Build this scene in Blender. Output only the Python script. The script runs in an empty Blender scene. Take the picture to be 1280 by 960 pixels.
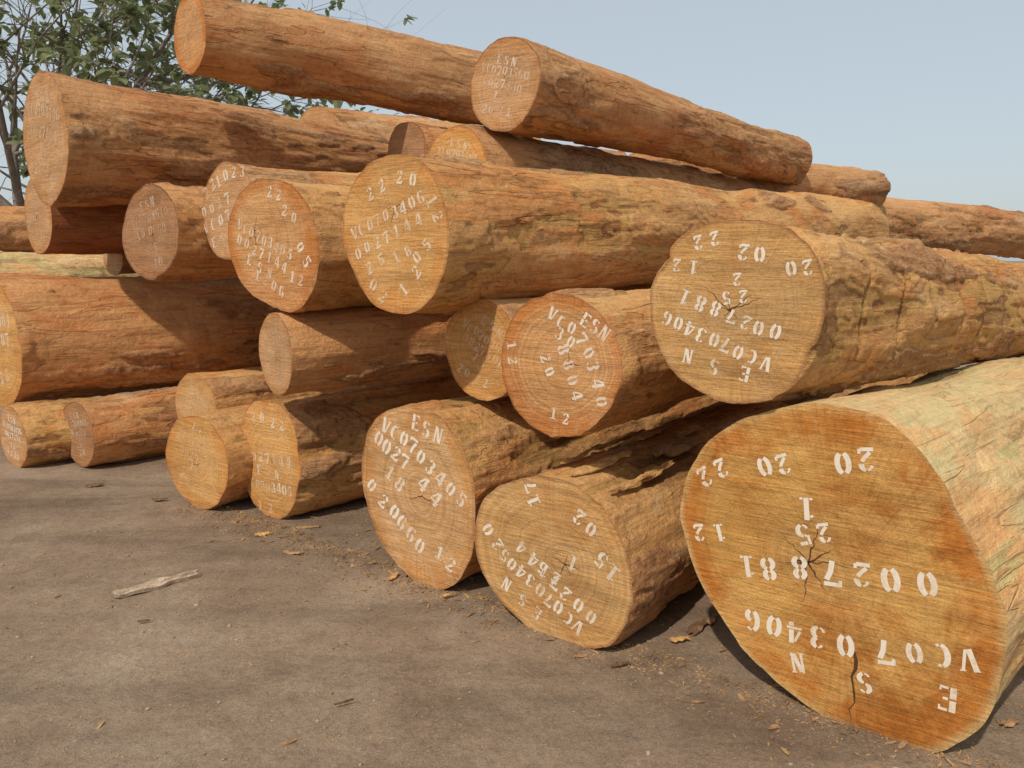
import bpy, math, random, numpy as np
from mathutils import Matrix, Vector
scene=bpy.context.scene
COL=scene.collection
F=1005.0; CH=1.6; PT=math.radians(9)
cp,sp=math.cos(PT),math.sin(PT)
C0=np.array([0,0,CH])
def ray(px,py):
    u=(px-640)/F; v=(480-py)/F
    return np.array([u,cp+v*sp,-sp+v*cp])
def hdir(az): 
    a=math.radians(az); return np.array([math.sin(a),math.cos(a),0.0])
N38=hdir(38)
def hit(px,py,n,p0):
    r=ray(px,py); t=(n@p0-n@C0)/(n@r); return C0+r*t,t
GZ=np.array([0,0,1.0])
def ground(px,py): return hit(px,py,GZ,np.zeros(3))[0]

# ---------------------------------------------------------------- noise
def _h(ix,iy,iz,s):
    n=(ix*374761393+iy*668265263+iz*2147483647+s*974634777)&0xffffffff
    n=((n^(n>>13))*1274126177)&0xffffffff
    n=((n^(n>>16))*2246822519)&0xffffffff
    return ((n^(n>>15))&0xffff)/65535.0*2-1
def vn(x,y,z,s=0):
    x=np.asarray(x,float);y=np.asarray(y,float);z=np.asarray(z,float)
    x,y,z=np.broadcast_arrays(x,y,z)
    fx,fy,fz=np.floor(x),np.floor(y),np.floor(z)
    ix,iy,iz=fx.astype(np.int64),fy.astype(np.int64),fz.astype(np.int64)
    a,b,c=x-fx,y-fy,z-fz
    a=a*a*a*(a*(a*6-15)+10);b=b*b*b*(b*(b*6-15)+10);c=c*c*c*(c*(c*6-15)+10)
    def L(p,q,t): return p+(q-p)*t
    return L(L(L(_h(ix,iy,iz,s),_h(ix+1,iy,iz,s),a),L(_h(ix,iy+1,iz,s),_h(ix+1,iy+1,iz,s),a),b),
             L(L(_h(ix,iy,iz+1,s),_h(ix+1,iy,iz+1,s),a),L(_h(ix,iy+1,iz+1,s),_h(ix+1,iy+1,iz+1,s),a),b),c)
def fbm(x,y,z,s=0,o=3):
    t=0;A=1;f=1;N=0
    for i in range(o):
        t=t+A*vn(x*f,y*f,z*f,s+i*17);N+=A;A*=.5;f*=2.03
    return t/N
def sstep(a,b,x):
    t=np.clip((x-a)/(b-a),0,1);return t*t*(3-2*t)
def terrace(v,n):
    w=v*n;f=np.floor(w);r=w-f
    return (f+sstep(.86,1.0,r))/n, ((f*0.618034)%1.0), sstep(.74,.88,r)*(1-sstep(.93,1.0,r))

# ---------------------------------------------------------------- material helpers
class NT:
    def __init__(s,name):
        s.m=bpy.data.materials.new(name);s.m.use_nodes=True
        s.t=s.m.node_tree;s.n=s.t.nodes;s.l=s.t.links
        s.b=s.n['Principled BSDF'];s.b.inputs['Roughness'].default_value=.9
        s.b.inputs['Specular IOR Level'].default_value=.15
    def new(s,typ,**k):
        nd=s.n.new(typ)
        for a,v in k.items(): setattr(nd,a,v)
        return nd
    def put(s,sock,v):
        if isinstance(v,bpy.types.NodeSocket): s.l.new(v,sock)
        elif isinstance(v,(tuple,list)):
            v=tuple(v)
            if len(sock.default_value)==4 and len(v)==3: v=v+(1,)
            sock.default_value=v
        else: sock.default_value=v
    def math(s,op,a,b=0.0,c=None,clamp=False):
        nd=s.new('ShaderNodeMath',operation=op,use_clamp=clamp)
        s.put(nd.inputs[0],a);s.put(nd.inputs[1],b)
        if c is not None:s.put(nd.inputs[2],c)
        return nd.outputs[0]
    def vmath(s,op,a,b=(0,0,0)):
        nd=s.new('ShaderNodeVectorMath',operation=op)
        s.put(nd.inputs[0],a);s.put(nd.inputs[1],b);return nd.outputs[0]
    def noise(s,vec,scale,detail=4,rough=.55,dist=0.0):
        nd=s.new('ShaderNodeTexNoise');s.l.new(vec,nd.inputs['Vector'])
        nd.inputs['Scale'].default_value=scale;nd.inputs['Detail'].default_value=detail
        nd.inputs['Roughness'].default_value=rough;nd.inputs['Distortion'].default_value=dist
        return nd.outputs['Fac']
    def ramp(s,fac,stops,interp='LINEAR'):
        nd=s.new('ShaderNodeValToRGB');nd.color_ramp.interpolation=interp
        e=nd.color_ramp.elements
        while len(e)<len(stops): e.new(.5)
        for i,(p,c) in enumerate(stops):
            e[i].position=p
            e[i].color=(tuple(c)[:3]+(1,)) if isinstance(c,(tuple,list)) else (c,c,c,1)
        s.put(nd.inputs[0],fac);return nd.outputs[0]
    def rng(s,v,a,b,c=0.0,d=1.0):
        nd=s.new('ShaderNodeMapRange');s.put(nd.inputs[0],v)
        for i,q in enumerate((a,b,c,d)): nd.inputs[i+1].default_value=q
        return nd.outputs[0]
    def mix(s,f,a,b,mode='MIX'):
        nd=s.new('ShaderNodeMix',data_type='RGBA',blend_type=mode)
        s.put(nd.inputs[0],f);s.put(nd.inputs[6],a);s.put(nd.inputs[7],b);return nd.outputs[2]
    def attr(s,name):
        return s.new('ShaderNodeAttribute',attribute_name=name).outputs['Fac']
    def bump(s,h,strength,dist):
        nd=s.new('ShaderNodeBump');s.put(nd.inputs['Height'],h)
        nd.inputs['Strength'].default_value=strength;nd.inputs['Distance'].default_value=dist
        s.l.new(nd.outputs[0],s.b.inputs['Normal'])
    def col(s,c): s.put(s.b.inputs['Base Color'],c)

def bark_material(seed,wa,wb,bark,dust,crk=.35):
    t=NT('weathered_log_bark')
    tc=t.new('ShaderNodeTexCoord').outputs['Object']
    v=t.vmath('ADD',tc,(seed*3.7,seed*1.3,seed*2.1))
    st=t.vmath('MULTIPLY',v,(.38,1,1))
    fi=t.vmath('MULTIPLY',v,(.07,1,1))
    n1=t.noise(st,3.2,7,.68,.9)
    n2=t.noise(fi,40,5,.70,.7)
    n3=t.noise(t.vmath('MULTIPLY',v,(.5,1,1)),2.3,5,.68,.6)
    n4=t.noise(v,30,5,.80)
    plate=t.attr('plate');hh=t.attr('hgt');lv=t.attr('lvl');eg=t.attr('edge')
    wood=t.ramp(n1,[(.32,wb),(.43,wa),(.57,tuple(min(.74,c*1.12) for c in wa)),(.70,dust)])
    red=tuple(a*b for a,b in zip(wb,(1.16,.92,.80)))
    wood=t.mix(t.rng(n3,.50,.60,0,.7),wood,red)
    fresh=(min(.70,wa[0]*1.18),wa[1]*1.14,wa[2]*1.0)
    wood=t.mix(t.rng(lv,.62,.66,0,.65),wood,fresh)
    wood=t.mix(t.rng(lv,.30,.26,0,.35),wood,bark)
    bk=t.mix(t.rng(n4,.35,.65),tuple(c*.74 for c in bark),tuple(c*1.3 for c in bark))
    bk=t.mix(t.rng(n1,.45,.61,0,.6),bk,dust)
    c=t.mix(plate,wood,bk)
    c=t.mix(1.0,c,t.ramp(n2,[(.30,.68),(.45,.98),(.70,1.12)]),'MULTIPLY')
    c=t.mix(1.0,c,t.ramp(n4,[(.30,.74),(.47,1.0),(.70,1.16)]),'MULTIPLY')
    ck=t.rng(t.math('ABSOLUTE',t.math('SUBTRACT',t.noise(t.vmath('MULTIPLY',v,(.12,1,1)),7,3,.5,.5),.5)),0,.009,1,0)
    ck=t.math('MULTIPLY',ck,t.rng(n3,.47,.53))
    c=t.mix(t.math('MULTIPLY',ck,crk),c,tuple(q*.3 for q in bark))
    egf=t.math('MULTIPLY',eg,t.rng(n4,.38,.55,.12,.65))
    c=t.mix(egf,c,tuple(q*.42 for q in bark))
    cav_shade=t.rng(hh,.10,.42,.55,1.0)  # cavity shade painted into the bark colour where the relief is low
    c=t.mix(1.0,c,t.ramp(cav_shade,[(0,(0,0,0)),(1,(1,1,1))]),'MULTIPLY')
    t.col(c)
    h=t.math('ADD',t.math('MULTIPLY',n2,.7),t.math('MULTIPLY',n4,.95))
    h=t.math('ADD',h,t.math('MULTIPLY',n1,1.2))
    h=t.math('SUBTRACT',h,t.math('MULTIPLY',ck,.4))
    t.bump(h,.85,.024)
    return t.m

def face_material(seed,c1,c2,c3,edge,ring=1.0,stain=(.25,.1,.03),stainamt=.3,ringn=26,light=.4):
    t=NT('sawn_end_grain')
    tc=t.new('ShaderNodeTexCoord').outputs['Object']
    v=t.vmath('MULTIPLY',t.vmath('ADD',tc,(seed*5.1,seed*2.3,seed*1.7)),(0.02,1,1))
    rn=t.attr('rn')
    rad=t.vmath('NORMALIZE',t.vmath('MULTIPLY',tc,(0,1,1)))
    wob=t.noise(v,2.6,4,.6)
    rr=t.math('ADD',rn,t.math('MULTIPLY',t.math('SUBTRACT',wob,.5),.30))
    base=t.ramp(rr,[(0,c1),(.45,c2),(.72,c2),(.86,c3),(.97,c3)])
    base=t.mix(t.rng(rn,.95,.99),base,edge)
    bl=t.noise(v,3.0,6,.68,.8)
    base=t.mix(t.math('MULTIPLY',t.rng(bl,.45,.61,0,stainamt),t.rng(rn,.1,.6,.5,1)),base,stain)
    bl2=t.noise(t.vmath('ADD',v,(0,7.7,3.1)),3.8,6,.68,.5)
    base=t.mix(t.rng(bl2,.47,.60,0,light),base,(min(1,c2[0]*1.18),min(1,c2[1]*1.32),min(1,c2[2]*1.6)))
    r1=t.new('ShaderNodeTexNoise',noise_dimensions='1D')
    t.put(r1.inputs['W'],t.math('ADD',t.math('MULTIPLY',rr,ringn),seed*9.1));r1.inputs['Scale'].default_value=1.0
    r1.inputs['Detail'].default_value=3;r1.inputs['Roughness'].default_value=.7
    lo=1-.34*ring;hi=1+.2*ring
    base=t.mix(1.0,base,t.ramp(r1.outputs['Fac'],[(.3,lo),(.5,1.0),(.7,hi)]),'MULTIPLY')
    ry=t.noise(t.vmath('ADD',t.vmath('MULTIPLY',rad,(34,34,34)),t.vmath('MULTIPLY',tc,(0,2,2))),1.0,4,.7)
    base=t.mix(.9,base,t.ramp(ry,[(.3,.80),(.5,1.0),(.7,1.12)]),'MULTIPLY')
    ang=seed*1.9
    nd=t.new('ShaderNodeMapping');t.l.new(tc,nd.inputs['Vector']);nd.inputs['Rotation'].default_value=(ang,0,0);nd.inputs['Scale'].default_value=(0,.08,1)
    sw=t.noise(nd.outputs[0],90,3,.65,.15)
    sw2=t.noise(nd.outputs[0],14,4,.65,.4)
    base=t.mix(.9,base,t.ramp(sw,[(.32,.78),(.5,1.0),(.7,1.13)]),'MULTIPLY')
    base=t.mix(.9,base,t.ramp(sw2,[(.32,.76),(.5,1.0),(.7,1.18)]),'MULTIPLY')
    fine=t.noise(v,130,3,.7)
    base=t.mix(.8,base,t.ramp(fine,[(.3,.74),(.5,1.0),(.7,1.16)]),'MULTIPLY')
    t.col(base)
    h=t.math('ADD',t.math('MULTIPLY',sw,.8),t.math('ADD',t.math('MULTIPLY',fine,.4),t.math('MULTIPLY',r1.outputs['Fac'],.25*ring)))
    t.bump(h,.65,.010)
    return t.m

def paint_material(wood,wear):
    t=NT('worn_white_stencil_paint')
    tc=t.new('ShaderNodeTexCoord').outputs['Object']
    n=t.noise(t.vmath('MULTIPLY',tc,(.02,1,1)),60,6,.85)
    n2=t.noise(t.vmath('MULTIPLY',tc,(.02,1,1)),6,3,.6)
    s=t.math('ADD',t.math('MULTIPLY',n,.60),t.math('MULTIPLY',n2,.40))
    f=t.rng(s,wear-.14,wear+.07,.12,.92)
    t.col(t.mix(f,(.75,.69,.59),wood));t.b.inputs['Roughness'].default_value=.9
    return t.m
def crack_material():
    t=NT('dark_drying_crack');t.col((.08,.04,.018));return t.m
CRACK=crack_material()

# ---------------------------------------------------------------- stencil glyphs : strokes (points,width)
def arc(cx,cy,rx,ry,a0,a1,n=9):
    return [(cx+rx*math.cos(math.radians(a0+(a1-a0)*i/n)),cy+ry*math.sin(math.radians(a0+(a1-a0)*i/n))) for i in range(n+1)]
W=.20;T=.11
GL={'0':[(arc(.3,.5,.20,.43,110,250),W),(arc(.3,.5,.20,.43,70,-70),W)],
'1':[([(.3,.0),(.3,1)],.20),([(.06,.78),(.17,.86)],T),([(.05,.05),(.17,.05)],T),([(.43,.05),(.55,.05)],T)],
'2':[(arc(.3,.72,.18,.22,175,100,4),T),(arc(.3,.72,.18,.22,80,-10),W),([(.45,.58),(.34,.40),(.16,.20)],.15),([(.04,.08),(.50,.08)],.16),([(.53,.06),(.53,.26)],T)],
'3':[(arc(.28,.74,.17,.20,165,100,4),T),(arc(.28,.74,.17,.20,80,-80,7),W),(arc(.27,.28,.20,.23,80,-80),W),(arc(.27,.28,.20,.23,-100,-165,4),T)],
'4':[([(.42,0),(.42,.18)],W),([(.42,.36),(.42,1)],W),([(.29,.90),(.06,.38)],T),([(.0,.27),(.60,.27)],.12)],
'5':[([(.12,.56),(.12,.98)],T),([(.22,.91),(.52,.91)],.17),(arc(.27,.32,.20,.26,120,95,3),T),(arc(.27,.32,.20,.26,82,-80),W),(arc(.27,.32,.20,.26,-100,-165,4),T)],
'6':[(arc(.3,.5,.20,.43,105,250),W),(arc(.32,.28,.18,.22,80,-70),W),(arc(.3,.72,.18,.22,80,20,4),T)],
'7':[([(.04,.91),(.56,.91)],.17),([(.03,.72),(.03,.98)],T),([(.48,.76),(.34,.42),(.28,0)],.18)],
'8':[(arc(.3,.75,.17,.19,105,255),W),(arc(.3,.75,.17,.19,75,-75),W),(arc(.3,.27,.20,.22,105,255),W),(arc(.3,.27,.20,.22,75,-75),W)],
'9':[(arc(.3,.5,.20,.43,75,-70),W),(arc(.28,.72,.18,.22,260,100),W),(arc(.3,.28,.18,.22,260,200,4),T)],
'E':[([(.15,0),(.15,.46)],W),([(.15,.54),(.15,1)],W),([(.30,.95),(.56,.95)],T),([(.30,.5),(.46,.5)],T),([(.30,.05),(.56,.05)],T),([(.55,.0),(.55,.2)],.06),([(.55,.8),(.55,1)],.06)],
'S':[(arc(.3,.74,.18,.20,25,85,4),T),(arc(.3,.74,.18,.20,100,260),W),(arc(.3,.27,.20,.22,80,-75),W),(arc(.3,.27,.20,.22,-95,-155,4),T)],
'N':[([(.10,0),(.10,1)],.11),([(.50,0),(.50,1)],.11),([(.17,.95),(.43,.05)],.19),([(-.02,.03),(.2,.03)],.06),([(.4,.97),(.62,.97)],.06)],
'V':[([(.08,1),(.27,.05)],W),([(.54,1),(.38,.08)],T),([(-.04,.97),(.2,.97)],.06),([(.44,.97),(.64,.97)],.06)],
'C':[(arc(.32,.5,.22,.43,60,85,3),T),(arc(.32,.5,.22,.43,100,260),W),(arc(.32,.5,.22,.43,275,300,3),T)],
'A':[([(.08,0),(.27,.95)],T),([(.54,0),(.36,.95)],W),([(.2,.33),(.42,.33)],T)]}
def glyph_quads(ch):
    out=[]
    for pts,w in GL.get(ch,[]):
        P=np.array(pts,float);n=len(P)
        tn=np.zeros_like(P);tn[1:-1]=P[2:]-P[:-2];tn[0]=P[1]-P[0];tn[-1]=P[-1]-P[-2]
        tn/=np.linalg.norm(tn,axis=1)[:,None]+1e-9
        nr=np.stack([-tn[:,1],tn[:,0]],1)
        ww=np.full(n,w)
        if n>4: ww=w*(.5+.5*np.abs(tn[:,1]))
        A=P+nr*ww[:,None]/2;B=P-nr*ww[:,None]/2
        for i in range(n-1): out.append([A[i],A[i+1],B[i+1],B[i]])
    return out

def mk(name,verts,faces,mats,parent=None,smooth=False,matidx=None,attrs=None,loc=None):
    me=bpy.data.meshes.new(name)
    me.from_pydata([tuple(v) for v in verts],[],faces)
    for m in mats: me.materials.append(m)
    if matidx is not None: me.polygons.foreach_set('material_index',matidx)
    me.polygons.foreach_set('use_smooth',[smooth]*len(me.polygons))
    if attrs:
        for k,a in attrs.items():
            at=me.attributes.new(k,'FLOAT','POINT');at.data.foreach_set('value',np.asarray(a,dtype=np.float32))
    me.update()
    o=bpy.data.objects.new(name,me);COL.objects.link(o)
    if parent: o.parent=parent
    if loc is not None:o.location=loc
    return o

FP={ # face palettes c1,c2,c3(sap),edge,stain
'gold':((.50,.255,.09),(.54,.29,.10),(.53,.25,.075),(.38,.16,.055),(.42,.17,.045)),
'tan':((.41,.235,.095),(.47,.27,.105),(.51,.285,.105),(.32,.16,.065),(.38,.165,.05)),
'red':((.49,.25,.10),(.51,.265,.105),(.47,.185,.055),(.32,.12,.035),(.42,.16,.05)),
'orange':((.43,.235,.085),(.49,.255,.07),(.46,.175,.036),(.52,.33,.14),(.33,.11,.02)),
'pink':((.50,.28,.125),(.52,.30,.135),(.50,.25,.09),(.36,.17,.065),(.42,.19,.07)),
'pale':((.52,.29,.12),(.54,.315,.13),(.52,.27,.10),(.38,.20,.08),(.42,.20,.07)),
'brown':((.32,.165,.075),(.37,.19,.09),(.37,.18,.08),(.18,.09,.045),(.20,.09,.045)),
'dull':((.45,.245,.115),(.49,.275,.13),(.47,.235,.095),(.30,.14,.06),(.36,.16,.06)),
}
BP={ # wood a, wood b, bark, dust
'gold':((.67,.365,.14),(.56,.27,.092),(.43,.215,.095),(.71,.455,.225)),
'brown':((.56,.295,.13),(.43,.205,.085),(.35,.18,.085),(.61,.39,.21)),
'redbr':((.64,.325,.135),(.52,.235,.088),(.42,.20,.09),(.67,.41,.205)),
'pale':((.78,.52,.25),(.72,.44,.185),(.64,.39,.175),(.80,.585,.33)),
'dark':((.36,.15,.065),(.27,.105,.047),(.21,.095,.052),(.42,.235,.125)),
}
def make_log(px,py,h,D,az,el,L,k,fp,bp,label,group='logs stacked in the timber pile',poly=None,fa=38,seed=1,lines=None,
             wear=.5,auto=0,dx=.03,nth=120,plate=.15,amp=1.0,cracks=4,crackpx=None,pith=None,ring=.55,ringn=26,stainamt=.3,groove=0.0,crk=.35,gs=1.0,flake=.8,light=.4):
    rnd=random.Random(seed*77+5)
    A,t=hit(px,py,N38,N38*D); r0=h/2*t/F
    fn=hdir(fa)
    a=math.radians(az);e=math.radians(el)
    X=np.array([math.sin(a)*math.cos(e),math.cos(a)*math.cos(e),math.sin(e)])
    Y=np.array([-math.cos(a),math.sin(a),0.0]);Z=np.cross(X,Y)
    R=np.stack([X,Y,Z],1)
    n_loc=R.T@fn
    th=np.linspace(0,2*math.pi,nth,endpoint=False)
    ct,stt=np.cos(th),np.sin(th)
    if poly:
        P=np.array([R.T@(hit(x,y,fn,A)[0]-A) for x,y in poly])
        ang=np.arctan2(P[:,2],P[:,1]);rr=np.hypot(P[:,1],P[:,2])
        o=np.argsort(ang);ang=ang[o];rr=rr[o]
        ang=np.concatenate([ang-2*math.pi,ang,ang+2*math.pi]);rr=np.tile(rr,3)
        prof=np.interp(np.mod(th+math.pi,2*math.pi)-math.pi,ang,rr)
        kk=max(1,nth//50)
        for _ in range(4):
            prof=(np.roll(prof,kk)+2*prof+np.roll(prof,-kk))/4
        r0=float(np.sqrt(np.mean(prof**2)))
    else:
        prof=np.full(nth,r0)
        for m in range(2,6):
            prof=prof*(1+rnd.uniform(.008,.03)/(m*.5)*np.cos(m*th+rnd.uniform(0,6.28)))
    prof=prof*(1+.011*vn(ct*6,stt*6,seed,3))
    nx=max(20,int(L/dx));sx=np.linspace(0,1,nx)**1.35
    S,TH=np.meshgrid(sx,th,indexing='ij')
    xs=S*L
    bl=np.exp(-xs/2.2)
    PR=prof[None,:]*bl+r0*(1-bl)*(1+.05*vn(xs*.5,0*xs,seed+0*xs,5))
    PR=PR*(1+(k-1)*S)
    cy,cz=np.cos(TH),np.sin(TH)
    q=r0
    und=fbm(xs*.9+seed,cy*q*3.2,cz*q*3.2,seed,3)*.045*(1-np.exp(-xs/.25)*.8)
    w1=fbm(xs*2.0,cy*q*6+seed,cz*q*6,seed+3,3)
    w2=fbm(xs*9.0,cy*q*14+seed,cz*q*14,seed+4,3)
    pn=fbm(xs*1.0+.3*w1+seed*3,cy*q*4.6,cz*q*4.6,seed+7,4)+.09*w2
    pth=.36-plate
    pv=pn+.12*w1
    pl=sstep(pth-.012,pth+.012,pv)
    pe=sstep(pth-.05,pth-.01,pv)*(1-sstep(pth,pth+.012,pv))
    pl2=sstep(pth+.22,pth+.235,pn+.1*w1)
    tr,lvl,te=terrace(fbm(xs*1.5+.3*w1+seed*5,cy*q*6.0,cz*q*6.0,seed+31,3)+.10*w2,4.5)
    rough=sstep(-.20,.15,fbm(xs*.8+seed,cy*q*2.4,cz*q*2.4,seed+41,2))*.75+.25
    rid=1-np.abs(vn(xs*.7+.5*w1,cy*q*14,cz*q*14,seed+9));rid=rid**7
    rid2=1-np.abs(vn(xs*2.0+.5*w1,cy*q*40,cz*q*40,seed+19));rid2=rid2**4
    fib=vn(xs*3,cy*q*60,cz*q*60,seed+11)
    chip=fbm(xs*24,cy*q*34,cz*q*34,seed+13,2)
    knot=sstep(.60,.8,vn(xs*2.2,cy*q*2.6,cz*q*2.6,seed+23))
    endf=.25+.75*(1-np.exp(-xs/.05))
    dh=und+endf*amp*(pl*.014+pl2*.010+flake*rough*tr*.036-rid*.004*(.3+.7*pl)-rid2*.0018+fib*.0015+chip*.0048*(.3+.7*rough)*flake+knot*.018)
    if groove:
        g=np.abs(np.sin((xs*1.0+.06*w1+.05*np.cos(TH+1))*math.pi/.36));dh=dh-groove*sstep(.78,1.0,1-g)*.020*sstep(-.6,.1,w1+.2)
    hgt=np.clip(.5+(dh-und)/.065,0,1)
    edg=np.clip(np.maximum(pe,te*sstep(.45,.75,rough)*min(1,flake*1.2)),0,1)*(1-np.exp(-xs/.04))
    lvl=np.where(rough>.5,lvl,.45)
    PR=PR+dh
    yy=PR*cy;zz=PR*cz
    x0=-(yy*n_loc[1]+zz*n_loc[2])/n_loc[0]
    xx=x0*(1-S)+xs
    V=np.stack([xx,yy,zz],-1).reshape(-1,3)
    idx=np.arange(nx*nth).reshape(nx,nth)
    a0=idx[:-1];a1=idx[1:];Fq=np.stack([a0,np.roll(a0,-1,1),np.roll(a1,-1,1),a1],-1).reshape(-1,4)
    root=bpy.data.objects.new('timber_log',None);COL.objects.link(root)
    M=Matrix([[R[i,0],R[i,1],R[i,2],A[i]-Z[i]*r0] for i in range(3)]+[[0,0,0,1]])
    root.matrix_world=M;root.empty_display_size=.2
    root['label']=label;root['category']='log';root['group']=group
    off=(0,0,r0)
    wa,wb,bk,du=BP[bp]
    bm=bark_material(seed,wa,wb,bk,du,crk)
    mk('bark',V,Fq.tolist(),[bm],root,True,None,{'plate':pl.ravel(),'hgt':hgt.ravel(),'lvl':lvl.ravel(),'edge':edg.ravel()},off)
    c1,c2,c3,ed,stn=FP[fp]
    fm=face_material(seed,c1,c2,c3,ed,ring,stn,stainamt,ringn,light)
    pm=paint_material(tuple(.5*(p+q2)for p,q2 in zip(c1,c2)),wear)
    rim=V[:nth]
    if pith is not None:
        pt=R.T@(hit(pith[0],pith[1],fn,A)[0]-A);py_,pz_=pt[1],pt[2]
    else: py_,pz_=rnd.uniform(-.15,.15)*r0,rnd.uniform(-.15,.15)*r0
    plx=lambda y,z:-(y*n_loc[1]+z*n_loc[2])/n_loc[0]
    K=14;Vf=[(plx(py_,pz_),py_,pz_)];rn=[0.0];Ff=[]
    for j in range(1,K+1):
        f=j/K
        for i in range(nth):
            y=py_+(rim[i][1]-py_)*f;z=pz_+(rim[i][2]-pz_)*f
            Vf.append((plx(y,z),y,z));rn.append(f)
    for i in range(nth):
        i2=(i+1)%nth
        Ff.append([0,1+i2,1+i])
        for j in range(K-1):
            b0=1+j*nth;b1=b0+nth
            Ff.append([b0+i,b0+i2,b1+i2,b1+i])
    mi=[0]*len(Ff)
    def addpoly(ptsyz,offx,m):
        b=len(Vf)
        for y,z in ptsyz: Vf.append((plx(y,z)-offx,y,z));rn.append(.5)
        Ff.append(list(range(b,b+len(ptsyz))));mi.append(m)
    def crack(p,q,w,steps=9):
        p=np.array(p);q=np.array(q);d=q-p;Lc=np.linalg.norm(d)+1e-9;nn=np.array([-d[1],d[0]])/Lc
        pts=[];wd=[]
        for i in range(steps+1):
            f=i/steps
            pts.append(p+d*f+nn*rnd.uniform(-.035,.035)*Lc*(0 if i in(0,) else 1))
            wd.append(w*(1-f)**.7*rnd.uniform(.6,1.25)*(1 if i<steps else .1))
        for i in range(steps):
            addpoly([pts[i]+nn*wd[i],pts[i+1]+nn*wd[i+1],pts[i+1]-nn*wd[i+1],pts[i]-nn*wd[i]],.0006,2)
    a_=rnd.uniform(0,6.28)
    for i in range(cracks):
        a_+=6.283/cracks*rnd.uniform(.7,1.3);ln=r0*rnd.uniform(.08,.32)
        crack((py_,pz_),(py_+ln*math.cos(a_),pz_+ln*math.sin(a_)),r0*rnd.uniform(.004,.008))
    for (x1,y1,x2,y2,w) in (crackpx or []):
        p=R.T@(hit(x1,y1,fn,A)[0]-A);q2=R.T@(hit(x2,y2,fn,A)[0]-A)
        crack(p[1:],q2[1:],w)
    E1=R.T@np.array([fn[1],-fn[0],0.0]);E2=R.T@np.array([0,0,1.0])
    def put_glyph(ch,c,dd,uu,hh):
        for kq,qd in enumerate(glyph_quads(ch)):
            pts=[]
            for gx,gy in qd:
                w=c+dd*(gx-.3)*hh*1.12+uu*(gy-.5)*hh
                l3=E1*w[0]+E2*w[1];pts.append((l3[1],l3[2]))
            addpoly(pts,.0010+.00003*(kq%12),1)
    def put_text(s,p,q2,hh,single=False):
        p=np.array(p,float);q2=np.array(q2,float);n=len(s)
        d=q2-p;Ld=np.linalg.norm(d)+1e-9;d=d/Ld;step=0 if single else Ld/max(1,n-1)
        up=np.array([-d[1],d[0]])
        hh=min(hh,step*1.35) if not single and n>1 else hh
        for i,ch in enumerate(s):
            jr=rnd.uniform(-.09,.09);dd=d*math.cos(jr)+up*math.sin(jr);uu=np.array([-dd[1],dd[0]])
            c=p+d*step*(i+(rnd.uniform(-.06,.06) if n>1 else 0))+up*rnd.uniform(-.09,.09)*hh
            put_glyph(ch,c,dd,uu,hh*rnd.uniform(.95,1.05))
    def pxuv(x,y):
        l3=R.T@(hit(x,y,fn,A)[0]-A);return np.array([l3@E1,l3@E2])
    for s,p,q2,hp in (lines or []):
        put_text(s,pxuv(*p),pxuv(*q2),hp*gs*t/F,len(s)==1)
    if auto:
        rot=math.radians(auto);cr,sr=math.cos(rot),math.sin(rot)
        rows=[('ESN',.58,-.22,.20,.20),('VC0703%03d'%((406+seed*7)%1000),.32,-.64,.62,.20),('00'+str(27144+seed*13)[:5],.05,-.52,.50,.20),
              ('12',-.22,-.13,.05,.19),('20',-.52,-.40,-.20,.19),('22',-.52,.10,.30,.19)]
        if seed%3==0: rows=rows[:1]+[('VC0704%03d'%((405+seed*7)%1000),.30,-.62,.64,.2),('18',.02,-.5,-.32,.2),('0660',.02,-.02,.5,.2),('25',-.28,-.1,.08,.2),('20',-.55,.0,.2,.2)]
        ox,oy=rnd.uniform(-.06,.06),rnd.uniform(-.06,.04)
        for s,v_,u0,u1,hh in rows:
            j1,j2=rnd.uniform(-.05,.05)+oy,rnd.uniform(-.05,.05)+oy;u0+=ox;u1+=ox
            p=np.array([cr*u0-sr*(v_+j1),sr*u0+cr*(v_+j1)])*r0;q2=np.array([cr*u1-sr*(v_+j2),sr*u1+cr*(v_+j2)])*r0
            put_text(s,p,q2,hh*r0)
    mk('cut_end',Vf,Ff,[fm,pm,CRACK],root,False,mi,{'rn':rn},off)
    last=V[-nth:];cc=last.mean(0)
    Vb=[tuple(cc)]+[tuple(cc+(p-cc)*.5) for p in last]+[tuple(p) for p in last]
    rb=[0]+[.5]*nth+[1]*nth
    Fb=[]
    for i in range(nth):
        i2=(i+1)%nth;Fb.append([0,1+i,1+i2]);Fb.append([1+i,1+nth+i,1+nth+i2,1+i2])
    mk('cut_end',Vb,Fb,[fm],root,False,None,{'rn':rb},off)
    return dict(A=A,X=X,Y=Y,Z=Z,r=r0)

GP=[(1000,507),(1045,505),(1085,512),(1130,540),(1165,590),(1195,645),(1225,690),(1248,740),(1256,800),(1250,860),(1228,915),(1192,947),(1150,940),(1100,925),(1040,900),(980,860),(920,795),(880,730),(857,690),(850,640),(858,590),(885,550),(940,518)]
B2P=[(648,600),(700,598),(745,622),(773,665),(786,715),(785,765),(768,800),(742,812),(700,803),(650,776),(615,737),(598,695),(592,650),(608,615)]
B3P=[(515,509),(552,520),(578,560),(591,610),(592,665),(584,710),(560,738),(530,735),(495,705),(470,665),(456,610),(453,570),(463,530),(485,513)]
EP=[(500,193),(530,203),(550,235),(559,280),(557,325),(545,365),(522,388),(495,391),(462,375),(440,335),(430,290),(436,245),(460,208)]
FPoly=[(940,273),(985,285),(1018,318),(1033,365),(1030,415),(1010,465),(975,492),(930,503),(885,498),(850,472),(826,435),(811,390),(815,345),(840,305),(885,280)]
H2P=[(680,370),(725,373),(757,398),(774,440),(772,480),(755,520),(722,542),(690,544),(655,525),(633,490),(627,450),(635,410),(652,382)]
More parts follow.
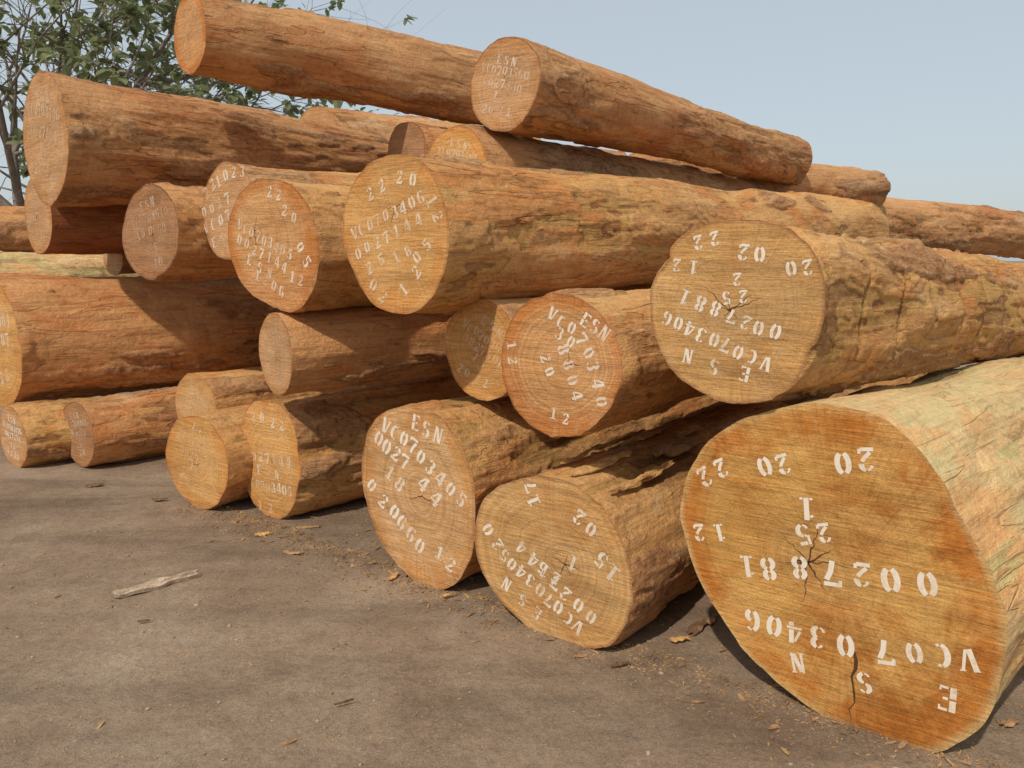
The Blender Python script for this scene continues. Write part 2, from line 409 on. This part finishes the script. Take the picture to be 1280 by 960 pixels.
C1P=[(335,224),(362,230),(385,255),(397,295),(398,335),(388,370),(368,389),(335,378),(305,355),(288,320),(285,285),(295,250),(312,230)]
B4P=[(325,500),(350,505),(366,530),(373,570),(370,615),(362,640),(345,648),(325,640),(308,610),(300,570),(302,530),(310,507)]
B5P=[(240,522),(265,530),(282,560),(285,595),(278,620),(255,636),(235,625),(215,600),(207,570),(212,540),(225,524)]
C3P=[(185,232),(208,240),(222,265),(224,300),(215,328),(200,342),(170,340),(155,320),(153,290),(160,260),(172,238)]
L={}
L['G']=make_log(1052,722,430,2.75,46,0,6.5,.97,'orange','pale','huge pale log, lopsided orange sawn end with white stencils',poly=GP,seed=1,dx=.016,nth=320,
  pith=(1010,703),plate=-.10,ring=.30,ringn=22,wear=.63,cracks=4,stainamt=.85,amp=1.0,crk=.12,gs=1.08,flake=.6,light=.6,
  crackpx=[(1068,815,1064,908,.006),(990,700,1062,708,.004),(1010,703,1004,755,.003),(1010,703,975,665,.002)],
  lines=[('20',(1085,576),(1053,577),27),('20',(981,580),(955,585),26),('22',(903,587),(881,597),25),('12',(900,664),(876,666),23),
   ('1',(1008,634),(980,634),27),('25',(1031,665),(1005,667),25),('00',(1158,728),(1114,724),30),('2',(1078,720),(1060,718),30),('7',(1040,718),(1020,716),30),('8',(1000,711),(970,709),28),('81',(960,709),(933,708),28),
   ('VC0',(1213,826),(1145,818),27),('7',(1106,816),(1080,812),28),('0',(1057,806),(1030,803),28),('3406',(1022,798),(940,773),28),
   ('N',(997,827),(970,824),24),('S',(1081,854),(1055,850),24),('E',(1185,876),(1160,870),28)])
L['F']=make_log(922,388,230,2.70,45,-2.5,6.5,1.0,'tan','gold','bark-covered log with round tan sawn end, white stencilled numbers',poly=FPoly,seed=2,dx=.018,nth=260,
  pith=(912,388),plate=.12,ring=.28,wear=.61,cracks=5,stainamt=.45,amp=1.15,groove=1.0,crk=.3,flake=.65,
  crackpx=[(912,388,875,352,.002),(912,388,955,372,.002)],
  lines=[('22',(895,299),(874,304),19),('02',(950,319),(929,317),20),('20',(1010,334),(989,337),19),('12',(867,336),(847,333),18),('2',(922,348),(900,347),17),('25',(929,371),(908,373),17),
   ('00',(968,416),(948,410),20),('27',(932,404),(915,397),19),('881',(895,388),(857,371),20),('VC0',(957,454),(922,440),19),('703406',(908,432),(834,398),19),('E',(931,469),(915,464),20),('S',(893,459),(880,454),19),('N',(860,445),(845,440),19)])
L['E']=make_log(495,292,200,2.62,38,1.5,7.5,1.0,'gold','gold','long golden debarked log with smooth sawn end on the pile',poly=EP,seed=3,dx=.020,nth=240,
  pith=(494,260),plate=.02,ring=.3,wear=.53,cracks=3,stainamt=.3,crk=.6,flake=.7,
  lines=[('22',(462,244),(478,232),17),('20',(500,222),(517,223),17),('12',(541,250),(547,270),17),('VC0703406',(443,292),(526,246),16),('0027144',(448,316),(522,274),16),
   ('02',(466,356),(480,370),18),('12',(504,362),(520,342),17),('05',(522,322),(534,306),16),('25',(462,334),(478,325),16),('18',(496,322),(510,312),15)])
L['B2']=make_log(690,705,215,2.66,38,0,6,1.0,'tan','gold','tan log, ringed oval sawn end covered in stencils, on dirt',poly=B2P,seed=4,dx=.018,nth=220,
  pith=(706,705),plate=.16,ring=.55,ringn=18,wear=.57,cracks=5,stainamt=.5,amp=1.3,
  lines=[('17',(668,626),(662,608),19),('02',(740,662),(724,648),20),('15',(766,716),(752,700),22),('20',(622,682),(611,662),20),('1',(716,704),(704,696),19),
   ('25',(694,724),(678,710),18),('0027144',(738,772),(652,686),19),('VC0703405',(722,784),(630,694),19),('ESN',(672,768),(634,730),18)])
L['B3']=make_log(522,623,228,2.72,38,0,6,.9,'pink','gold','log with pinkish ringed sawn end and white ESN stencil, on dirt',poly=B3P,seed=5,dx=.018,nth=220,
  pith=(527,620),plate=.1,ring=.6,ringn=16,wear=.59,cracks=2,stainamt=.35,amp=1.25,
  lines=[('ESN',(520,528),(547,543),20),('VC07',(482,532),(516,558),20),('03405',(526,570),(578,625),20),('0027',(474,548),(506,578),21),('44',(530,605),(545,624),21),
   ('18',(488,590),(500,605),20),('02',(466,606),(479,625),21),('0660',(492,640),(526,682),22),('12',(549,692),(563,705),19)])
L['B4']=make_log(337,574,147,2.87,48,0,6,1.05,'gold','gold','short golden log with split bark and tan stencilled end',poly=B4P,seed=6,dx=.022,nth=180,plate=.12,wear=.51,cracks=2,amp=1.4,
  lines=[('20',(317,520),(328,522),13),('22',(341,528),(352,531),13),('0027144',(309,568),(361,578),14),('ESN',(324,587),(346,592),13),('VC0703405',(310,602),(362,614),13),('12',(325,630),(338,634),13)])
L['B5']=make_log(247,578,118,2.70,38,0,5,1.0,'gold','gold','small log with pale sawn end lying on the dirt',poly=B5P,seed=7,dx=.025,nth=140,plate=.1,wear=.42,auto=-20,cracks=3)
L['B6']=make_log(245,514,96,3.3,45,0,5,1,'pale','gold','golden log tucked between bigger logs, low in the pile',seed=8,dx=.025,nth=120,plate=.1,auto=10,wear=.42)
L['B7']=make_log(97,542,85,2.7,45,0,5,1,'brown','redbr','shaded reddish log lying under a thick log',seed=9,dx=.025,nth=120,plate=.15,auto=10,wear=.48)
L['B8']=make_log(16,547,80,2.40,45,0,5,1,'dull','gold','small log with rows of white stencilled codes, on dirt',seed=10,dx=.025,nth=120,plate=.1,auto=-5,wear=.60)
L['M1']=make_log(-8,428,165,2.5,45,0,5,.85,'gold','redbr','thick reddish brown log with flaking bark, lying on smaller logs',seed=11,dx=.020,nth=220,plate=.12,amp=1.3,auto=5,wear=.54)
L['M2']=make_log(344,443,104,2.75,46,0,5,1.1,'dull','redbr','reddish log with sawn end, wedged beneath larger logs',seed=12,dx=.022,nth=160,plate=.12,auto=10,wear=.42,fa=52)
L['C1']=make_log(343,306,168,2.75,38,0,5,1,'red','gold','log with reddish cracked sawn end and white stencils',poly=C1P,seed=13,dx=.022,nth=180,plate=.12,pith=(318,288),wear=.54,ring=.5,cracks=5,stainamt=.4,
  lines=[('22',(337,240),(349,243),14),('20',(356,264),(368,271),14),('05',(376,310),(384,328),16),('VC0703405',(300,282),(362,318),14),('0027144',(300,300),(356,334),14),('ESN',(312,325),(338,342),14),('1206',(322,345),(352,364),14),('12',(366,345),(376,350),14)])
L['C2']=make_log(287,266,122,3.2,38,0,5,1,'dull','gold','log with pale sawn end behind a redder log',seed=14,nth=120,plate=.1,wear=.54,cracks=2,
  lines=[('22',(258,242),(266,232),15),('10',(273,226),(282,219),15),('23',(292,214),(303,214),14),('0027',(256,266),(284,248),14),('VC07',(258,286),(285,270),14),('ESN',(268,304),(288,293),13)])
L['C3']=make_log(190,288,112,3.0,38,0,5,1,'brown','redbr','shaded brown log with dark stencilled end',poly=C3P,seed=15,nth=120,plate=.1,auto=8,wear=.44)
L['C4']=make_log(141,320,50,3.6,38,0,4,1,'dull','redbr','thin reddish log poking out between thick logs',seed=16,nth=80)
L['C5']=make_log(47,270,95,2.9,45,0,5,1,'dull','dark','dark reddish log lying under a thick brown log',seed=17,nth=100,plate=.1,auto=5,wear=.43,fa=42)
L['C6']=make_log(-60,288,66,3.2,45,0,5,1,'dull','redbr','reddish weathered log deep in the pile',seed=18,nth=90)
L['C7']=make_log(-40,352,70,3.2,45,0,5,1,'dull','pale','pale dusty log lying on top of a thick log',seed=19,nth=90)
L['L3']=make_log(56,173,160,2.7,38,1,4.7,.55,'dull','brown','thick brown tapering log high on the pile',seed=20,dx=.022,nth=200,plate=.06,auto=-10,wear=.44,amp=1.1,crk=.6,flake=.7,fa=43)
L['L1']=make_log(237,42,97,3.45,48,-.5,3.4,1.2,'red','brown','brown debarked log crowning the pile, sky above it',seed=21,dx=.018,nth=170,plate=.08,fa=46,auto=-30,wear=.42,cracks=6,crk=.6)
L['L2']=make_log(630,106,112,3.6,38,0,4.6,.78,'dull','brown','tapering log with reddish stencilled end on top of the pile',seed=22,dx=.018,nth=170,plate=.10,wear=.49,auto=-15,cracks=2,amp=.9)
L['L4']=make_log(395,178,88,6.2,55,0,3,1,'dull','brown','short brown log behind the upper logs',seed=23,nth=100,plate=.1)
L['L4b']=make_log(508,186,66,5.2,45,0,3,1,'brown','redbr','reddish log end between the upper logs',seed=24,nth=90)
L['L5']=make_log(570,208,98,3.5,38,0,5,1,'gold','brown','golden sawn log lying behind a long debarked log',seed=25,nth=140,plate=.1,auto=-10,wear=.50)
L['L6']=make_log(800,222,64,6.5,55,1.0,3.6,1,'dull','brown','knotty brown log at the back of the pile',seed=26,nth=110,plate=.12,dx=.022)
L['L7']=make_log(985,272,70,10.2,60,-1.6,8,.95,'dull','brown','rough barked log at the far end of the pile',seed=27,nth=120,plate=.16,amp=1.5,dx=.025)
L['H1']=make_log(602,437,126,3.0,38,0,5,1,'gold','gold','orange log end half in shade under the pile',seed=28,dx=.025,nth=140,plate=.1,auto=-25,wear=.48)
L['H2']=make_log(702,457,177,2.7,38,0,5,1,'red','gold','orange-red ringed log with rotated white stencils',poly=H2P,seed=29,dx=.020,nth=190,plate=.15,pith=(712,455),ring=.6,wear=.57,cracks=3,stainamt=.45,amp=1.3,
  lines=[('ESN',(733,400),(755,418),18),('VC0',(690,394),(714,410),17),('70',(726,424),(736,440),17),('340',(742,458),(752,502),18),('30',(700,418),(714,428),16),('8804',(704,438),(722,494),17),('20',(682,448),(688,464),16),('12',(640,432),(642,450),16),('12',(692,517),(707,523),15)])

# ---------------------------------------------------------------- ground
def gz(x,y): return .014*fbm(np.asarray(x)*.8,np.asarray(y)*.8,0*np.asarray(x),50,3)+.006*fbm(np.asarray(x)*6,np.asarray(y)*6,0*np.asarray(x),51,2)-.006
n=400
u=np.linspace(-1,1,n)
gx=np.sinh(u*6.2)*1.25;gy=np.sinh(u*6.2)*1.25+2.5
GX,GY=np.meshgrid(gx,gy,indexing='ij')
Zg=gz(GX,GY)*np.exp(-np.maximum(0,np.hypot(GX,GY)-15)/10)
V=np.stack([GX,GY,Zg],-1).reshape(-1,3)
id_=np.arange(n*n).reshape(n,n)
Fg=np.stack([id_[:-1,:-1],id_[1:,:-1],id_[1:,1:],id_[:-1,1:]],-1).reshape(-1,4)
t=NT('packed_dirt')
tc=t.new('ShaderNodeTexCoord').outputs['Object']
rot=t.new('ShaderNodeMapping');t.l.new(tc,rot.inputs['Vector']);rot.inputs['Rotation'].default_value=(0,0,.66);rot.inputs['Scale'].default_value=(.16,1,1)
na=t.noise(tc,1.1,6,.62,.5);nb=t.noise(tc,9,6,.75);nc=t.noise(tc,150,5,.82);nd_=t.noise(tc,45,5,.78);ne=t.noise(rot.outputs[0],2.6,5,.6,.3)
c=t.ramp(na,[(.3,(.225,.155,.102)),(.5,(.295,.213,.145)),(.7,(.355,.27,.19))])
c=t.mix(1.0,c,t.ramp(ne,[(.36,.76),(.5,1.0),(.64,1.14)]),'MULTIPLY')
c=t.mix(1.0,c,t.ramp(nb,[(.3,.82),(.5,1.0),(.7,1.14)]),'MULTIPLY')
c=t.mix(1.0,c,t.ramp(nd_,[(.34,.78),(.5,1.0),(.66,1.14)]),'MULTIPLY')
c=t.mix(1.0,c,t.ramp(nc,[(.34,.66),(.5,1.0),(.66,1.26)]),'MULTIPLY')
vo=t.new('ShaderNodeTexVoronoi');t.l.new(tc,vo.inputs['Vector']);vo.inputs['Scale'].default_value=70
pb=t.rng(vo.outputs['Distance'],.10,.26,1,0);pb=t.math('MULTIPLY',pb,t.rng(t.noise(tc,14,2),.50,.60))
c=t.mix(t.math('MULTIPLY',pb,.4),c,(.44,.35,.26))
t.col(c);t.b.inputs['Roughness'].default_value=.95
h=t.math('ADD',t.math('MULTIPLY',nc,.45),t.math('ADD',t.math('MULTIPLY',nb,.9),t.math('MULTIPLY',nd_,.75)))
h=t.math('ADD',h,t.math('MULTIPLY',pb,.5));h=t.math('ADD',h,t.math('MULTIPLY',ne,1.0))
t.bump(h,.7,.02)
g=mk('ground',V,Fg.tolist(),[t.m],None,True);g['kind']='structure';g['label']='packed grey-brown dirt yard with grit and dust';g['category']='ground'

# ---------------------------------------------------------------- scatter
rnd=random.Random(4)
def simple_mat(name,ca,cb,sc=20):
    t=NT(name);tc=t.new('ShaderNodeTexCoord').outputs['Object']
    t.col(t.ramp(t.noise(tc,sc,5,.7),[(.35,ca),(.65,cb)]));t.bump(t.noise(tc,sc*3,4,.7),.6,.01);return t.m
CHIP=simple_mat('wood_chip',(.18,.10,.055),(.52,.32,.15),9)
STONE=simple_mat('grit_stone',(.20,.155,.115),(.42,.34,.26),6)
DARKBARK=simple_mat('dark_bark',(.10,.06,.035),(.24,.135,.075),14)
SHARD=simple_mat('torn_orange_wood',(.42,.21,.075),(.66,.41,.17),14)
PALEW=simple_mat('bleached_wood',(.38,.28,.19),(.60,.48,.36),30)
vs=[];fs=[]
def sliver(x,y,L_,w,hh,ang,z0,tilt):
    b=len(vs);d=np.array([math.cos(ang),math.sin(ang)]);nn=np.array([-d[1],d[0]])
    for s_,ww in((-.5,.3),(-.15,.5),(.2,.45),(.5,.12)):
        for sg in(1,-1):
            p=np.array([x,y])+d*L_*s_+nn*w*ww*sg*rnd.uniform(.6,1.2)
            for top in(0,1): vs.append((p[0],p[1],z0+top*hh+tilt*(s_+.5)*L_+rnd.uniform(0,.002)))
    for i in range(3):
        a=b+i*4;c_=a+4
        fs.extend([[a+1,c_+1,c_+3,a+3],[a,a+2,c_+2,c_],[a,c_,c_+1,a+1],[a+2,a+3,c_+3,c_+2]])
    fs.extend([[b,b+1,b+3,b+2],[b+12,b+14,b+15,b+13]])
A38=math.radians(38)
NP=np.array([math.cos(A38),-math.sin(A38)])
Nn=np.array([math.sin(A38),math.cos(A38)])
for i in range(6500):
    s_=rnd.uniform(-4.8,1.6);D=2.82-abs(rnd.gauss(0,.15))if rnd.random()<.85 else rnd.uniform(.6,3.3)
    if rnd.random()<.15:D=rnd.uniform(2.7,3.6)
    p=Nn*D+NP*s_
    L_=rnd.uniform(.004,.018)*(3.2 if rnd.random()<.05 else 1)
    sliver(p[0],p[1],L_,L_*rnd.uniform(.15,.5),rnd.uniform(.001,.004),rnd.uniform(0,6.28),float(gz(p[0],p[1])),rnd.uniform(0,.25))
o=mk('wood_chips',vs,fs,[CHIP],None,False);o['kind']='stuff';o['label']='scattered wood chips and bark crumbs on dirt';o['category']='wood chips'
vs2=[];fs2=[]
ico=[(0,0,1),(.89,0,.45),(.28,.85,.45),(-.72,.53,.45),(-.72,-.53,.45),(.28,-.85,.45),(.72,.53,-.45),(-.28,.85,-.45),(-.89,0,-.45),(-.28,-.85,-.45),(.72,-.53,-.45),(0,0,-1)]
icf=[(0,1,2),(0,2,3),(0,3,4),(0,4,5),(0,5,1),(1,6,2),(2,7,3),(3,8,4),(4,9,5),(5,10,1),(6,7,2),(7,8,3),(8,9,4),(9,10,5),(10,6,1),(11,7,6),(11,8,7),(11,9,8),(11,10,9),(11,6,10)]
for i in range(4600):
    D=rnd.uniform(-.2,3.4);s_=rnd.uniform(-5,2.2);p=Nn*D+NP*s_
    r=rnd.uniform(.0015,.0045)*(2.6 if rnd.random()<.05 else 1);b=len(vs2);q=(rnd.uniform(.8,1.4),rnd.uniform(.7,1.1),rnd.uniform(.5,.8));z0=float(gz(p[0],p[1]))
    for v in ico:
        j=rnd.uniform(.8,1.15);vs2.append((p[0]+v[0]*r*q[0]*j,p[1]+v[1]*r*q[1]*j,z0+r*.2+v[2]*r*q[2]*j))
    fs2.extend([tuple(b+k_ for k_ in f) for f in icf])
o=mk('gravel',vs2,fs2,[STONE],None,False);o['kind']='stuff';o['label']='small grey stones and grit strewn over dirt';o['category']='gravel'

def slab(name,center,xd,yd,L_,w,th_,mat,label,seed,curve=.3,cat='bark piece',group=None,warp=1.0):
    xd=np.array(xd,float);xd/=np.linalg.norm(xd);yd=np.array(yd,float);yd-=xd*(yd@xd);yd/=np.linalg.norm(yd);zd=np.cross(xd,yd)
    NX,NY=30,9;Vv=[];Ff=[]
    for layer in(0,1):
        for i in range(NX):
            s_=i/(NX-1)
            for j in range(NY):
                q=j/(NY-1)-.5
                wv=w*(.6+.4*math.sin(math.pi*min(1,s_*1.1+.1))+.22*float(vn(s_*6,0,seed,2)))
                fade=max(0,1-min(i,NX-1-i)/4)
                xl=(s_-.5)*L_+.3*w*float(vn(q*11,seed,0,4))*fade
                yl=q*wv+warp*.12*w*float(vn(s_*9,q*2,seed,8))
                zl=-curve*(q*wv)**2/w+.5*th_*float(vn(s_*10,q*9,seed,6))+(th_ if layer else 0)+warp*.03*L_*float(vn(s_*2,0,seed,7))
                Vv.append(xd*xl+yd*yl+zd*zl)
    I=lambda l,i,j:l*NX*NY+i*NY+j
    for i in range(NX-1):
        for j in range(NY-1):
            Ff.append([I(1,i,j),I(1,i+1,j),I(1,i+1,j+1),I(1,i,j+1)]);Ff.append([I(0,i,j),I(0,i,j+1),I(0,i+1,j+1),I(0,i+1,j)])
    for i in range(NX-1):
        Ff.append([I(0,i,0),I(0,i+1,0),I(1,i+1,0),I(1,i,0)]);Ff.append([I(0,i,NY-1),I(1,i,NY-1),I(1,i+1,NY-1),I(0,i+1,NY-1)])
    for j in range(NY-1):
        Ff.append([I(0,0,j),I(1,0,j),I(1,0,j+1),I(0,0,j+1)]);Ff.append([I(0,NX-1,j),I(0,NX-1,j+1),I(1,NX-1,j+1),I(1,NX-1,j)])
    o=mk(name,Vv,Ff,[mat],None,False);o.location=tuple(center);o['label']=label;o['category']=cat
    if group:o['group']=group
    return o
a_=ground(143,747);b_=ground(248,720);m_=(a_+b_)/2;dd_=b_-a_
slab('broken_stick',(m_[0],m_[1],.006),dd_,(-dd_[1],dd_[0],.25*np.linalg.norm(dd_)),np.linalg.norm(dd_),.055,.02,PALEW,'pale splintered broken stick lying on dirt',3,.1,'stick',None,.2)
for i,(x,y,ang,l,w,m,lb) in enumerate([(330,668,.4,.08,.05,SHARD,'orange torn bark flake on dirt'),(118,607,.2,.10,.05,DARKBARK,'dark loose bark piece on dirt'),(492,722,1.2,.09,.03,SHARD,'orange torn bark flake on dirt'),
    (872,785,.9,.13,.05,DARKBARK,'dark loose bark piece on dirt'),(775,832,.3,.08,.015,DARKBARK,'dark loose bark piece on dirt'),(200,625,.1,.09,.03,DARKBARK,'dark loose bark piece on dirt'),(430,880,.5,.07,.006,DARKBARK,'thin dark twig piece on dirt'),
    (365,692,-.3,.10,.03,CHIP,'brown bark flake on dirt'),(560,745,.5,.06,.02,SHARD,'orange torn bark flake on dirt'),(180,778,.2,.05,.01,DARKBARK,'thin dark twig piece on dirt'),(385,660,.1,.14,.03,CHIP,'brown bark flake on dirt'),
    (850,800,.2,.08,.03,SHARD,'orange torn bark flake on dirt'),(890,775,1.0,.10,.03,CHIP,'brown bark flake on dirt'),(1262,905,.4,.07,.03,CHIP,'brown bark flake on dirt')]):
    p=ground(x,y);slab('bark_piece',(p[0],p[1],.006),(math.cos(ang),math.sin(ang),.03),(-math.sin(ang),math.cos(ang),.03),l,w,.005,m,lb,20+i,.5,group='loose bark pieces on the dirt')
for i in range(26):
    q=(L['B2'],L['B2'],L['B3'],L['B2'])[i%4];s_=rnd.uniform(.2,1.2);an=rnd.uniform(-.65,.6)
    nrm=q['Z']*math.cos(an)+(-q['Y'])*math.sin(an)
    pos=q['A']+q['X']*s_+nrm*(q['r']+.014)
    xd=q['X']+rnd.uniform(-.15,.15)*q['Y']+rnd.uniform(-.01,.07)*nrm
    yd=np.cross(nrm,xd)
    slab('bark_strip',pos,xd,yd,rnd.uniform(.15,.38),rnd.uniform(.02,.07),.007,SHARD if i%4 else CHIP,'torn orange bark strip lying on a log',60+i,.6,'bark strip','torn bark strips on the logs',.7)

# ---------------------------------------------------------------- tree
rt=random.Random(11)
tv=[];tf=[];lv=[];lf=[];lr=[]
def tube(p,q,r1,r2):
    p=np.array(p);q=np.array(q);d=q-p;d/=np.linalg.norm(d)+1e-9
    a=np.cross(d,[.3,.5,.8]);a/=np.linalg.norm(a);b_=np.cross(d,a);b=len(tv)
    for (c_,r) in((p,r1),(q,r2)):
        for i in range(6):
            th_=i*math.pi/3;tv.append(c_+a*math.cos(th_)*r+b_*math.sin(th_)*r)
    for i in range(6):
        j=(i+1)%6;tf.append([b+i,b+j,b+6+j,b+6+i])
def leaf(p,d,s_):
    d=d/np.linalg.norm(d);sd=np.cross(d,[rt.uniform(-.4,.4),rt.uniform(-.4,.4),1]);sd/=np.linalg.norm(sd)+1e-9;up=np.cross(sd,d)
    b=len(lv);w=s_*.28
    lv.extend([p,p+d*s_*.35+sd*w+up*s_*.07,p+d*s_*.75+sd*w*.8,p+d*s_-up*s_*.12,p+d*s_*.75-sd*w*.8,p+d*s_*.35-sd*w+up*s_*.07,p+d*s_*.5-up*s_*.03])
    lf.extend([[b,b+6,b+1],[b+1,b+6,b+2],[b+2,b+6,b+3],[b+3,b+6,b+4],[b+4,b+6,b+5],[b+5,b+6,b]])
    x=rt.random();lr.extend([x]*7)
def grow(p,d,ln,r,lev):
    segs=4;pts=[np.array(p)]
    d=np.array(d);d/=np.linalg.norm(d)
    for i in range(segs):
        d=d+np.array([rt.gauss(0,.16),rt.gauss(0,.16),rt.gauss(0,.12)+(.05 if lev<3 else -.02)]);d/=np.linalg.norm(d)
        q=pts[-1]+d*ln/segs
        ra=r*(1-.6*i/segs);rb=r*(1-.6*(i+1)/segs);tube(pts[-1],q,ra,rb);pts.append(q)
        if lev<4 and i>=1:
            for _ in range(2 if lev<2 else rt.choice([1,2])):
                dd=d+np.array([rt.gauss(0,.75),rt.gauss(0,.75),rt.gauss(.05,.5)])
                grow(q,dd,ln*rt.uniform(.5,.72),rb*.62,lev+1)
    if lev>=3:
        if rt.random()<.46:
            for _ in range(rt.randint(5,10)):
                leaf(pts[-1]-d*rt.uniform(0,.2),d*.5+np.array([rt.gauss(0,.7),rt.gauss(0,.7),rt.gauss(-.2,.5)]),rt.uniform(.13,.22))
        if rt.random()<.2:
            for _ in range(2):leaf(pts[rt.choice([1,2,3])],np.array([rt.gauss(0,1),rt.gauss(0,1),-.3]),rt.uniform(.11,.18))
TB=np.array([-8.0,13.0,0])
tube(TB,TB+[.1,0,1.3],.24,.2);tube(TB+[.1,0,1.3],TB+[.25,.1,2.2],.2,.17)
top=TB+np.array([.25,.1,2.2])
for d,ln,r in [((.9,-.1,.55),3.4,.075),((.45,.2,1),3.2,.09),((-.3,.1,1),3.0,.09),((-.8,0,.6),2.8,.08),((.75,.5,.8),3.4,.07),((.1,-.6,.8),2.8,.07),((.95,.1,.28),3.0,.055),((.0,.8,.7),2.6,.06),((1.0,.1,.62),3.9,.075),((.7,-.2,.35),2.6,.055),((1.0,.1,.85),3.8,.075)]:
    grow(top-np.array([0,0,rt.uniform(0,.5)]),d,ln,r,1)
root=bpy.data.objects.new('tree',None);COL.objects.link(root);root.location=tuple(TB)
root['label']='sparse leafy tree with thin tangled branches behind the logs';root['category']='tree'
TM=simple_mat('tree_bark',(.15,.13,.11),(.27,.23,.20),8)
t=NT('tree_leaf');lrn=t.attr('lr')
t.col(t.ramp(lrn,[(0,(.13,.165,.08)),(.5,(.20,.24,.12)),(.85,(.27,.29,.16)),(1,(.35,.30,.15))]))
t.b.inputs['Roughness'].default_value=.55
tr=t.new('ShaderNodeBsdfTranslucent');tr.inputs[0].default_value=(.28,.33,.16,1)
mx=t.new('ShaderNodeMixShader');mx.inputs[0].default_value=.42
t.l.new(t.b.outputs[0],mx.inputs[1]);t.l.new(tr.outputs[0],mx.inputs[2]);t.l.new(mx.outputs[0],t.n['Material Output'].inputs[0])
mk('trunk',[v-TB for v in tv],tf,[TM],root,True)
mk('crown',[v-TB for v in lv],lf,[t.m],root,False,None,{'lr':lr})

# ---------------------------------------------------------------- light, sky, camera
S=Vector((-.30,-.61,.74)).normalized()
w=bpy.data.worlds.new("World");scene.world=w;w.use_nodes=True
nt=w.node_tree;bg=nt.nodes['Background']
sk=nt.nodes.new('ShaderNodeTexSky');sk.sky_type='NISHITA';sk.sun_disc=False
sk.sun_elevation=math.asin(S.z);sk.sun_rotation=math.atan2(S.x,S.y)
sk.air_density=1.0;sk.dust_density=2.0;sk.ozone_density=1.0;sk.altitude=0
mixn=nt.nodes.new('ShaderNodeMix');mixn.data_type='RGBA'
mixn.inputs[0].default_value=.76
nt.links.new(sk.outputs[0],mixn.inputs[6]);mixn.inputs[7].default_value=(3.7,4.1,4.3,1)
nt.links.new(mixn.outputs[2],bg.inputs[0]);bg.inputs[1].default_value=.15
l=bpy.data.lights.new('sun','SUN');l.energy=3.1;l.angle=math.radians(1.3);l.color=(1,.90,.77)
lo=bpy.data.objects.new('sun',l);COL.objects.link(lo);lo.rotation_euler=S.to_track_quat('Z','Y').to_euler()
c=bpy.data.cameras.new('camera');co=bpy.data.objects.new('camera',c);COL.objects.link(co)
c.lens=F/1280*36;c.sensor_width=36;c.clip_end=3000
co.location=(0,0,CH);co.rotation_euler=(math.radians(81),0,0)
scene.camera=co
scene.view_settings.view_transform='Standard';scene.view_settings.look='None';scene.view_settings.exposure=0
